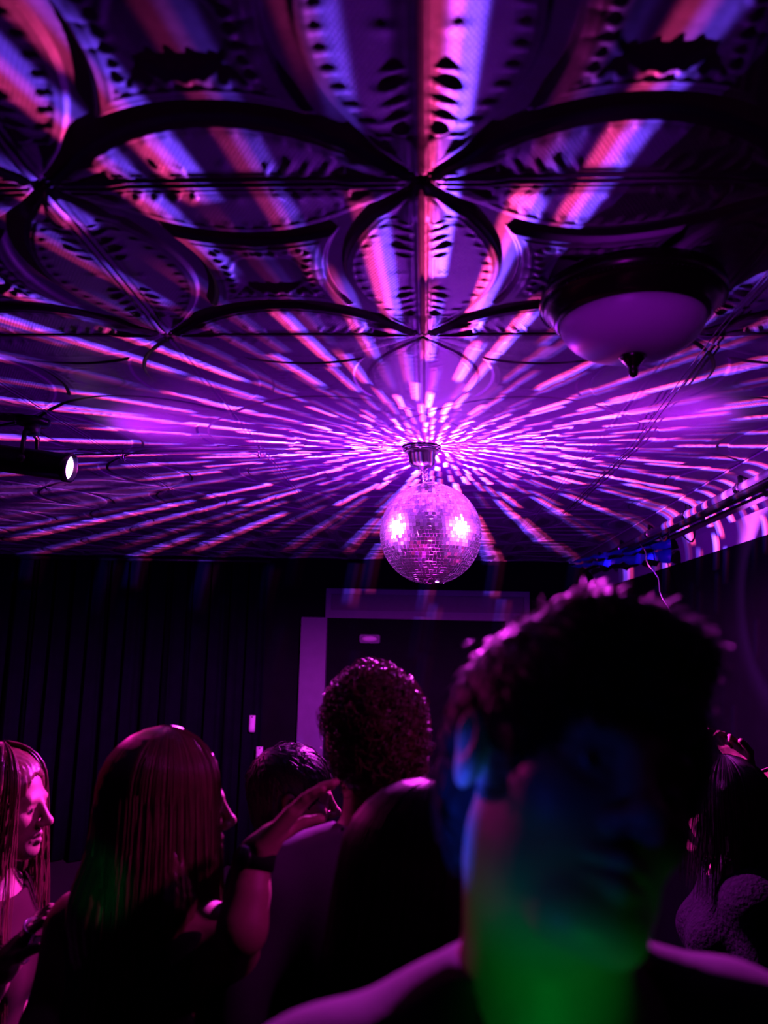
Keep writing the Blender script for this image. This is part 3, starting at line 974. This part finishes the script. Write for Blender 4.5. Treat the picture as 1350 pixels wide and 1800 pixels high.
def person(name, label, head_world, face_deg, head_rot=(0, 0, 0), fem=True, skin=None, arms=None, fine=None, lean=0.0, hair=None, top=None, legs=None, scale=1.0, holds=None):
    """head_world: centre of the head in the room; face_deg: heading (0 = away from the photographer, 90 = to the left)"""
    s = scale
    fine = fine or SKIN_FINE
    rz = math.radians(face_deg)
    Rz = Matrix.Rotation(rz, 4, 'Z')
    hz = head_world.z
    root = empty(name, (head_world.x, head_world.y, 0), rz); tag(root, label, 'person')
    W2L = (Matrix.Translation((head_world.x, head_world.y, 0)) @ Rz).inverted()
    b = hz / 1.635             # body stretch that puts the head at the wanted height
    Z = lambda z: z * b
    yb = -.035 * s             # the body hangs a little behind the face
    sh = (.172 if fem else .198) * s
    P = []
    ell = lambda c, r, k=.05, sub=False: P.append(('ell', c, r, None, k, sub))
    cap = lambda a, c, ra, rb, k=.03, sub=False: P.append(('cap', tuple(a), tuple(c), ra, rb, k, sub))
    ln = lambda z: yb - lean * max(0, (1.45 - z))
    torso = []
    torso.append(('ell', (0, ln(1.29), Z(1.29)), [.148 * s * (1 if fem else 1.12), .108 * s, .185 * b], None, .06, False))
    torso.append(('cap', (-sh * .80, ln(1.40), Z(1.405)), (sh * .80, ln(1.40), Z(1.405)), .056 * s, .056 * s, .06, False))
    torso.append(('ell', (0, ln(1.08), Z(1.09)), [.122 * s * (1 if fem else 1.15), .098 * s, .16 * b], None, .08, False))
    torso.append(('ell', (0, ln(.94), Z(.94)), [.162 * s, .112 * s, .13 * b], None, .06, False))
    for q in (-1, 1):
        torso.append(('cap', (q * .025 * s, ln(1.47) - .008, Z(1.475)), (q * sh * .78, ln(1.41), Z(1.425)), .036 * s, .036 * s, .04, False))
        if fem: torso.append(('ell', (q * .072 * s, ln(1.26) + .085 * s, Z(1.255)), [.056 * s, .05 * s, .058 * s], None, .04, False))
    P += torso
    ex, ey, ez = [math.radians(a) for a in head_rot]
    Mh = Matrix.Translation((0, 0, hz)) @ (Matrix.Rotation(ez, 4, 'Z') @ Matrix.Rotation(ex, 4, 'X') @ Matrix.Rotation(ey, 4, 'Y'))
    nb = Mh @ Vector((0, -.012, -.075)) * 1.0
    nb = Mh @ (Vector((0, -.014, -.06)) * s)
    nr = (.050 if fem else .061) * s
    cap((0, ln(1.45) - .004, Z(1.43)), nb, nr * 1.1, nr, .03)
    P += head_prims(Mh, s, fem)
    sleeves = []
    fine_boxes = []
    arms = arms or {}
    for q, key in ((-1, 'L'), (1, 'R')):
        shp = Vector((q * sh, ln(1.40), Z(1.395)))
        if key in arms:
            el, wr, fd, nm, cu = arms[key][:5]
            el = W2L @ Vector(el); wr = W2L @ Vector(wr)
            r3 = W2L.to_3x3(); fd = r3 @ Vector(fd); nm = r3 @ Vector(nm)
            fine_boxes.append(wr)
        else:
            el = Vector((q * (sh + .045 * s), ln(1.1) - .02, Z(1.10))); wr = Vector((q * (sh + .045 * s), ln(.9) + .05, Z(.865)))
            fd = Vector((0, .12, -1)); nm = Vector((-q, 0, 0)); cu = .45
        ua, fa = (.039, .029) if fem else (.052, .040)
        cap(shp, el, ua * s, fa * s, .05); cap(el, wr, fa * 1.02 * s, (.022 if fem else .026) * s, .02)
        cap(el.lerp(wr, .12), el.lerp(wr, .45), fa * 1.08 * s, fa * .95 * s, .03)
        f_ = Vector(fd).normalized(); n_ = Vector(nm)
        t_ = f_.cross((n_ - f_ * n_.dot(f_)).normalized())
        thumb = 1 if (t_.dot(Vector((0, 1, 0))) > 0 or key in arms and arms[key] is not None and len(arms[key]) > 5) else -1
        hp = hand_prims(wr, fd, nm, thumb, cu if not isinstance(cu, (tuple, list)) else .3, s * .98, curls=cu if isinstance(cu, (tuple, list)) else None)
        P += hp
        sleeves.append((shp, el, wr, ua, fa))
    hipz = Z(.92)
    for q in (-1, 1):
        hp_ = Vector((q * .088 * s, ln(.92), hipz)); kn = Vector((q * .092 * s, ln(.9) + .02, Z(.49))); an = Vector((q * .095 * s, ln(.9) - .01, Z(.085)))
        cap(hp_, kn, .082 * s, .054 * s, .05); cap(kn, an, .054 * s, .036 * s, .03)
        cap(an + Vector((0, -.035, -an.z + .04)), an + Vector((q * .015, .14, -an.z + .034)), .038 * s, .032 * s, .03)
    los = np.array([prim_box(p)[0] for p in P if not p[-1]]).min(0) - .02; his = np.array([prim_box(p)[1] for p in P if not p[-1]]).max(0) + .02
    fx, fy, fz = [(-.1 * s, .1 * s)], [(-.125 * s, .145 * s)], [(hz - .135 * s, hz + .125 * s)]
    for wv in fine_boxes:
        fx.append((wv.x - .13, wv.x + .13)); fy.append((wv.y - .13, wv.y + .13)); fz.append((wv.z - .13, wv.z + .16))
    co = .014
    ax = [axis(los[0], his[0], fx, fine, co), axis(los[1], his[1], fy, fine, co), axis(los[2], his[2], fz, fine, .02)]
    V, Q = nets(field(P, ax), ax)
    body = np_mesh('body', V, Q, skin or M['skin'], root)
    # eyes
    for q in (-1, 1):
        c = Mh @ (Vector((q * .031, .0741, -.005)) * s)
        e_ = MB().lathe([(max(.0003, .0129 * s * math.sin(math.pi * k / 12)), -.0129 * s * math.cos(math.pi * k / 12)) for k in range(13)], 16, mat4((Mh.to_3x3() @ Matrix.Rotation(-math.pi / 2, 3, 'X')), c)).build('eye', M['eye'], root, True)
        fdir = (Mh.to_3x3() @ Vector((0, 1, 0)))
        MB().lathe([(.0056 * s, .0), (.005 * s, .0014), (.0005, .0022)], 16, mat4(frame_to(fdir), c + fdir * .0118 * s)).build('iris', M['iris'], e_, True)
    # clothes
    if top:
        infl, slv, neck, mat, neckdrop = top
        C = []
        for p in torso:
            if p[0] == 'ell': C.append(('ell', p[1], [r + infl for r in p[2]], None, .06, False))
            else: C.append(('cap', p[1], p[2], p[3] + infl, p[4] + infl, .05, False))
        for shp, el, wr, ua, fa in sleeves:
            if slv > 0:
                e1 = shp.lerp(el, min(1, slv))
                C.append(('cap', tuple(shp), tuple(e1), ua * s + infl + .004, (ua + (fa - ua) * min(1, slv)) * s + infl + .010, .05, False))
                if slv > 1: C.append(('cap', tuple(el), tuple(el.lerp(wr, slv - 1)), fa * s + infl + .008, .026 * s + infl + .008, .03, False))
        C.append(('cap', (0, ln(1.45) - .004, Z(1.43)), tuple(nb), nr + neck[0], nr + neck[0], .02, False))
        # neckline and hem
        C.append(('ell', (0, ln(1.45) + neck[2], Z(1.45) + neck[3]), [neck[1], neck[1], neck[1] * neckdrop], None, .006, True))
        C.append(('ell', (0, 0, hz + .15), [.6, .6, .6 * 0 + (.15 + hz - Z(1.45) - neck[4])], None, .003, True))
        C.append(('ell', (0, ln(.9), Z(.80) - .5), [2.0, 2.0, .5], None, .003, True))
        if slv <= 0:
            for q in (-1, 1):
                C.append(('ell', (q * (sh + .035), ln(1.40), Z(1.37)), [.092, .14, .13], None, .006, True))
        lo2 = np.array([prim_box(p)[0] for p in C if not p[-1]]).min(0) - .02; hi2 = np.array([prim_box(p)[1] for p in C if not p[-1]]).max(0) + .02
        cg = .0065 if fine < .003 else .010
        ax2 = [axis(lo2[0], hi2[0], [], cg, cg), axis(lo2[1], hi2[1], [], cg, cg), axis(max(lo2[2], Z(.78)), hi2[2], [], cg, cg)]
        D = field(C, ax2)
        Pg = np.meshgrid(*ax2, indexing='ij', sparse=True)
        ph = NR.rand(4) * 6
        D += (.0035 * np.sin(Pg[2] * 38 + Pg[0] * 22 * np.sin(Pg[1] * 9 + ph[0]) + ph[1]) * np.sin(Pg[0] * 16 + Pg[1] * 21 + ph[2])).astype(np.float32)
        V, Q = nets(D, ax2)
        np_mesh('shirt', V, Q, mat, root)
    C = []
    for q in (-1, 1):
        hp_ = (q * .088 * s, ln(.92), hipz); kn = (q * .092 * s, ln(.9) + .02, Z(.49)); an = (q * .095 * s, ln(.9) - .01, Z(.085))
        C.append(('cap', hp_, kn, .094 * s, .07 * s, .04, False)); C.append(('cap', kn, an, .07 * s, .058 * s, .03, False))
    C.append(('ell', (0, ln(.94), Z(.94)), [.174 * s, .124 * s, .13 * b], None, .05, False))
    ax3 = [axis(-.32, .32, [], .01, .016), axis(ln(.5) - .25, ln(.5) + .25, [], .01, .016), axis(.06, Z(1.08), [], .01, .02)]
    V, Q = nets(field(C, ax3), ax3)
    np_mesh('trousers', V, Q, M['jeans'], root)
    for q in (-1, 1):
        C = [('cap', (q * .095 * s, ln(.9) - .045, .045), (q * .11 * s, ln(.9) + .135, .042), .045 * s, .041 * s, .03, False), ('ell', (q * .1, ln(.9), -.1), [.5, .5, .1], None, .002, True)]
        ax4 = [axis(q * .1 - .09, q * .1 + .09, [], .01, .009), axis(ln(.9) - .12, ln(.9) + .21, [], .01, .009), axis(-.01, .12, [], .01, .009)]
        V, Q = nets(field(C, ax4), ax4)
        np_mesh('shoe', V, Q, M['shoe'], root)
    if hair:
        make_hair(root, Mh, s, hair, ln, Z, sh)
    return root, Mh


def make_hair(root, Mh, s, hair, ln, Z, sh):
    kind, mat = hair['kind'], hair['mat']
    R3 = Mh.to_3x3(); Rm = [[R3[i][j] for j in range(3)] for i in range(3)]
    X = lambda v: tuple(Mh @ (Vector(v) * s))
    C = []
    ell = lambda c, r, k=.02, sub=False: C.append(('ell', X(c), [q * s for q in r], Rm, k * s, sub))
    cap = lambda a, b_, ra, rb, k=.02, sub=False: C.append(('cap', X(a), X(b_), ra * s, rb * s, k * s, sub))
    vol = hair.get('vol', .012)
    if kind == 'short':
        ell((0, -.014, .034), (.076 + vol, .096 + vol, .089 + vol * 1.3), .02)
        ell((0, -.045, -.02), (.070 + vol * .6, .060 + vol * .5, .075), .02)
        if hair.get('quiff'): ell((0, .055, .105), (.062, .045, .028), .03)
        ell((0, .125, -.062), (.105, .098, .118), .012, True)
        for q in (-1, 1):
            ell((q * .098, .012, -.052), (.045, .050, .060), .012, True)
            ell((q * .104, -.010, -.020), (.034, .036, .056), .008, True)
        ell((0, -.02, -.150), (.16, .16, .070), .02, True)
    else:
        L = hair.get('len', .34)
        ell((0, -.014, .034), (.0735 + vol, .0915 + vol, .0835 + vol), .02)
        wd = hair.get('wide', .078)
        cap((0, -.060, 0), (0, -.075, -.16), wd * .72, wd * .8, .04)
        cap((0, -.075, -.16), (0, -.085, -L), wd * .80, wd * .55, .04)
        for q in (-1, 1):
            cap((q * .066, -.012, .01), (q * (wd + .004), -.005, -.14), .028, .032, .03)
            cap((q * (wd + .004), -.005, -.14), (q * (wd + .010), .01, -L * .93), .032, .020, .03)
        ell((0, .128, -.035), (.062, .090, .125), .012, True)
    lo = np.array([prim_box(p)[0] for p in C if not p[-1]]).min(0) - .015; hi = np.array([prim_box(p)[1] for p in C if not p[-1]]).max(0) + .015
    st = hair.get('step', .0055)
    ax = [axis(lo[i], hi[i], [], st, st) for i in range(3)]
    D = field(C, ax)
    Pg = np.meshgrid(*ax, indexing='ij', sparse=True)
    if kind == 'short' and hair.get('curly'):
        D += (.005 * np.sin(Pg[0] * 210 + 2 * np.sin(Pg[2] * 120)) * np.sin(Pg[1] * 190 + 2 * np.sin(Pg[0] * 90)) * np.sin(Pg[2] * 200)).astype(np.float32)
    else:
        D += (.0022 * np.sin(np.arctan2(Pg[1] + .02, Pg[0]) * 46 + Pg[2] * 6)).astype(np.float32)
    V, Q = nets(D, ax)
    hm = np_mesh('hair', V, Q, mat, root)
    rs = np.random.RandomState(hair.get('seed', 3))
    Mn = np.array(Mh)
    if kind == 'short':
        # tufts standing on the hair mass
        nrm = np.zeros(len(V) * 3).reshape(-1, 3)
        hm.data.calc_loop_triangles() if hasattr(hm.data, 'calc_loop_triangles') else None
        nv = np.empty(len(V) * 3, np.float32); hm.data.vertices.foreach_get('normal', nv); nv = nv.reshape(-1, 3)
        n = hair.get('n', 1500)
        outw = V - np.array(Mh @ Vector((0, -.014 * s, .02 * s))); outw /= np.linalg.norm(outw, axis=1, keepdims=True)
        up_ok = np.where((V[:, 2] > Mh.translation.z - .05 * s) & ((outw * nv).sum(1) > .78))[0]
        for q in (-1, 1):
            ep = np.array(Mh @ (Vector((q * .085, -.005, -.005)) * s))
            up_ok = up_ok[np.linalg.norm(V[up_ok] - ep, axis=1) > .052 * s]
        pick = rs.choice(up_ok, n)
        m = 6; ln_ = hair.get('strand', .022) * (.6 + .8 * rs.rand(n))
        t = np.linspace(0, 1, m)
        side = np.cross(nv[pick], rs.randn(n, 3)); side /= np.linalg.norm(side, axis=1, keepdims=True) + 1e-9
        side2 = np.cross(nv[pick], side)
        lat_ = np.cross(side, side2)
        if hair.get('curly'):
            ang = t[None] * 3.6
            pth = V[pick][:, None] - nv[pick][:, None] * .003 + nv[pick][:, None] * (ln_[:, None] * np.sin(ang) * .45)[..., None] + side[:, None] * (ln_[:, None] * (1 - np.cos(ang)) * .45)[..., None] + side2[:, None] * (ln_[:, None] * t * .55)[..., None]
        else:
            # combed: strands lie along the head, away from the crown
            crown = np.array(Mh @ Vector((.0, -.07 * s, .11 * s)))
            fl = V[pick] - crown + rs.randn(n, 3) * .012
            fl -= nv[pick] * (fl * nv[pick]).sum(1, keepdims=True); fl /= np.linalg.norm(fl, axis=1, keepdims=True) + 1e-9
            sidev = np.cross(nv[pick], fl)
            wob = rs.randn(n); lat_ = sidev
            pth = V[pick][:, None] - nv[pick][:, None] * .002 + fl[:, None] * (ln_[:, None] * t * 1.25)[..., None] + nv[pick][:, None] * (ln_[:, None] * (.10 * np.sin(t * math.pi)[None] - .16 * (t ** 2)[None]))[..., None] + sidev[:, None] * ((wob * .12 * ln_)[:, None] * (t ** 2)[None])[..., None]
        strands(pth, .0011 * hair.get('thick', 1), 'hair_tuft', mat, root, lat_)['kind'] = 'stuff'
    else:
        n = hair.get('n', 1100); m = 18
        L = hair.get('len', .34); wd = hair.get('wide', .078)
        az = np.concatenate([rs.uniform(-2.05, 2.05, n // 2), rs.uniform(-2.6, 2.6, n - n // 2)])       # around the head, 0 = back
        t = np.linspace(0, 1, m)
        rx, ry, rzz = .0835 + vol, .1015 + vol, .0935 + vol
        capn = 7
        P = np.zeros((n, m, 3))
        j1, j2, ju = rs.randn(n), rs.randn(n), rs.rand(n)
        for k in range(m):
            if k < capn:
                th = .12 + (k / (capn - 1)) * (math.pi / 2 - .05 - .12)
                P[:, k, 0] = rx * np.sin(th) * np.sin(az); P[:, k, 1] = -.014 - ry * np.sin(th) * np.cos(az); P[:, k, 2] = .034 + rzz * np.cos(th)
            else:
                q = (k - capn + 1) / (m - capn)
                end = L * (.86 + .2 * ju)
                bx = (rx + (wd + .03 - rx) * min(1, q * 2)) * np.sin(az); by = -.014 - (ry + .012 * q) * np.cos(az)
                P[:, k, 0] = bx + .006 * j1 * q + .004 * np.sin(q * 7 + j2 * 3); P[:, k, 1] = by - .02 * q * np.cos(az) + .005 * j2 * q; P[:, k, 2] = .034 - q * (end + .034)
            P[:, k, :2] *= (1 + .012 * rs.randn(n))[:, None] if k == 0 else 1
        lift = 1 + .022 * np.clip(j2, -1.5, 1.5)
        P[:, :, 0] *= lift[:, None]; P[:, :, 1] *= lift[:, None]; P[:, :capn, 2] *= (1 + .016 * np.clip(j2, -1.5, 1.5))[:, None]
        # keep the face clear
        front = (P[:, :, 1] > .035) & (np.abs(P[:, :, 0]) < .062) & (P[:, :, 2] < .085)
        keep = ~front.any(1)
        P = P[keep]; lat_ = np.stack([np.cos(az), np.sin(az), 0 * az], -1)[keep]
        W = P.reshape(-1, 3) * s @ Mn[:3, :3].T + Mn[:3, 3]
        strands(W.reshape(P.shape), .0013 * hair.get('thick', 1), 'hair_strand', mat, root, lat_ @ Mn[:3, :3].T)['kind'] = 'stuff'
    return hm

# ================================================================== the crowd
pt = lambda px, py, Y: at(px, py, Y)
hair_b = M['hair_brown']; hair_k = M['hair_black']
TSHIRT = lambda mat: (.010, .62, (.0, .082, .012, .012, .055), mat, 1.0)
TANK = lambda mat: (.005, 0, (.0, .125, .03, .03, -.01), mat, 1.15)

# 1 person in profile on the far left, with a cup
hc1 = pt(5, 1414, 1.75)
person('person', 'person in dark red top in profile at the left edge, holding a clear cup', hc1, -90, fem=True,
       arms={'R': (pt(-40, 1760, 1.60), pt(14, 1690, 1.52), (.55, 0, .83), (.8, .25, -.5), .75)},
       hair=dict(kind='long', mat=M['hair_auburn'], len=.42, wide=.085, seed=4), top=TSHIRT(M['dark_red_cloth']), scale=.95)
# 2 person seen from behind, face turned right, hand on the man's shoulder
hc2 = pt(300, 1418, 1.45)
person('person', 'person in black tank top seen from behind, watch hand raised towards the plum t-shirt', hc2, -16, head_rot=(0, 0, -44), fem=True,
       arms={'L': (pt(70, 1800, 1.42), pt(120, 1990, 1.25), (.5, .3, -.8), (.8, -.2, .4), .3),
             'R': (pt(424, 1640, 1.24), pt(452, 1500, 1.28), (.62, .14, .72), (.75, -.1, -.65), .18)},
       hair=dict(kind='long', mat=hair_b, len=.52, wide=.098, seed=8, n=3400, thick=1.2), top=TANK(M['black_cloth']), scale=1.0)
wa = empty('wristwatch', pt(452, 1500, 1.28)); tag(wa, 'black watch on the raised wrist beside the plum t-shirt', 'watch')
fd_ = (pt(452, 1500, 1.28) - pt(424, 1640, 1.24)).normalized()
MB().lathe([(.026, -.014), (.031, -.013), (.031, .013), (.026, .014)], 28, mat4(frame_to(fd_), -fd_ * .01), caps=False).build('strap', M['black_cloth'], wa, True)
MB().lathe([(.016, -.005), (.018, 0), (.016, .005), (.001, .006)], 24, mat4(frame_to(Vector((-.5, -.8, .3))), Vector((-.5, -.8, .3)).normalized() * .031 - fd_ * .01)).build('dial', M['black_metal'], wa, True)
# 4 person with short curly hair seen from behind
hc4 = pt(660, 1312, 1.46)
person('person', 'person in plum t-shirt seen from behind directly below the mirror ball', hc4, 10, head_rot=(-12, -5, 0), fem=False,
       hair=dict(kind='short', mat=M['hair_dark'], curly=True, vol=.016, n=2600, seed=5, strand=.026), top=TSHIRT(M['plum_cloth']), scale=.98)
# 5 dark head between the curly-haired person and the nearest man
hc5 = pt(762, 1570, 1.06)
person('person', 'person in black t-shirt turned right between the plum t-shirt and the nearest person', hc5, -64, head_rot=(-4, 0, 0), fem=True,
       hair=dict(kind='long', mat=hair_k, len=.2, wide=.055, seed=21, n=1200, vol=.016), top=TSHIRT(M['black_cloth']), scale=.95)
# 6 face behind the raised hand
hc6 = pt(516, 1404, 1.98)
person('person', 'person in violet shirt facing right behind the raised watch hand', hc6, -80, fem=False,
       hair=dict(kind='short', mat=hair_k, vol=.012, n=1200, seed=31), top=TSHIRT(M['violet_cloth']), scale=.96)
# 7 nearest man, facing the photographer
hc7 = pt(1003, 1376, .63)
person('person', 'nearest person, in pale grey t-shirt, facing the photographer, face lit blue and green', hc7, 200, head_rot=(15, -24, 0), fem=False, fine=.0028,
       hair=dict(kind='short', mat=hair_k, vol=.020, n=5200, seed=41, strand=.026, quiff=True), top=TSHIRT(M['pale_cloth']), scale=1.0)
# 8 person in profile on the right
hc8 = pt(1268, 1425, 2.2)
person('person', 'person in dark fuzzy jacket facing left near the right edge', hc8, 82, fem=True,
       hair=dict(kind='long', mat=hair_k, len=.2, wide=.085, seed=51, vol=.018), top=(.014, 1.9, (.012, .075, .02, .03, .075), M['fuzzy_cloth'], 1.0), scale=.98)
# 9 person outside the right edge raising a hand
hc9 = pt(1366, 1425, 2.75)
person('person', 'person in black tank top at the right edge raising one hand', hc9, 95, fem=True,
       arms={'L': (pt(1352, 1420, 2.50), pt(1312, 1352, 2.42), (-.55, 0, .83), (-.55, -.6, -.5), (1.15, .5, .25, .1), 1)},
       hair=dict(kind='long', mat=hair_b, len=.3, wide=.08, seed=61, n=700), top=TANK(M['black_cloth']), scale=.98)

# the cup in the first person's hand
cp = pt(58, 1640, 1.50)
cup = empty('plastic_cup', cp); tag(cup, 'small clear plastic cup held by the person in profile', 'cup')
tilt = mat4(frame_to(Vector((.45, -.2, .85))), (0, 0, 0))
MB().lathe([(.016, -.055), (.022, .012), (.0235, .012), (.0235, .014), (.0205, .014), (.0145, -.052), (.001, -.053)], 36, tilt, caps=False).build('wall', M['clear'], cup, True)
MB().lathe([(.0001, -.056), (.016, -.055)], 36, tilt, caps=False).build('base', M['clear'], cup, True)
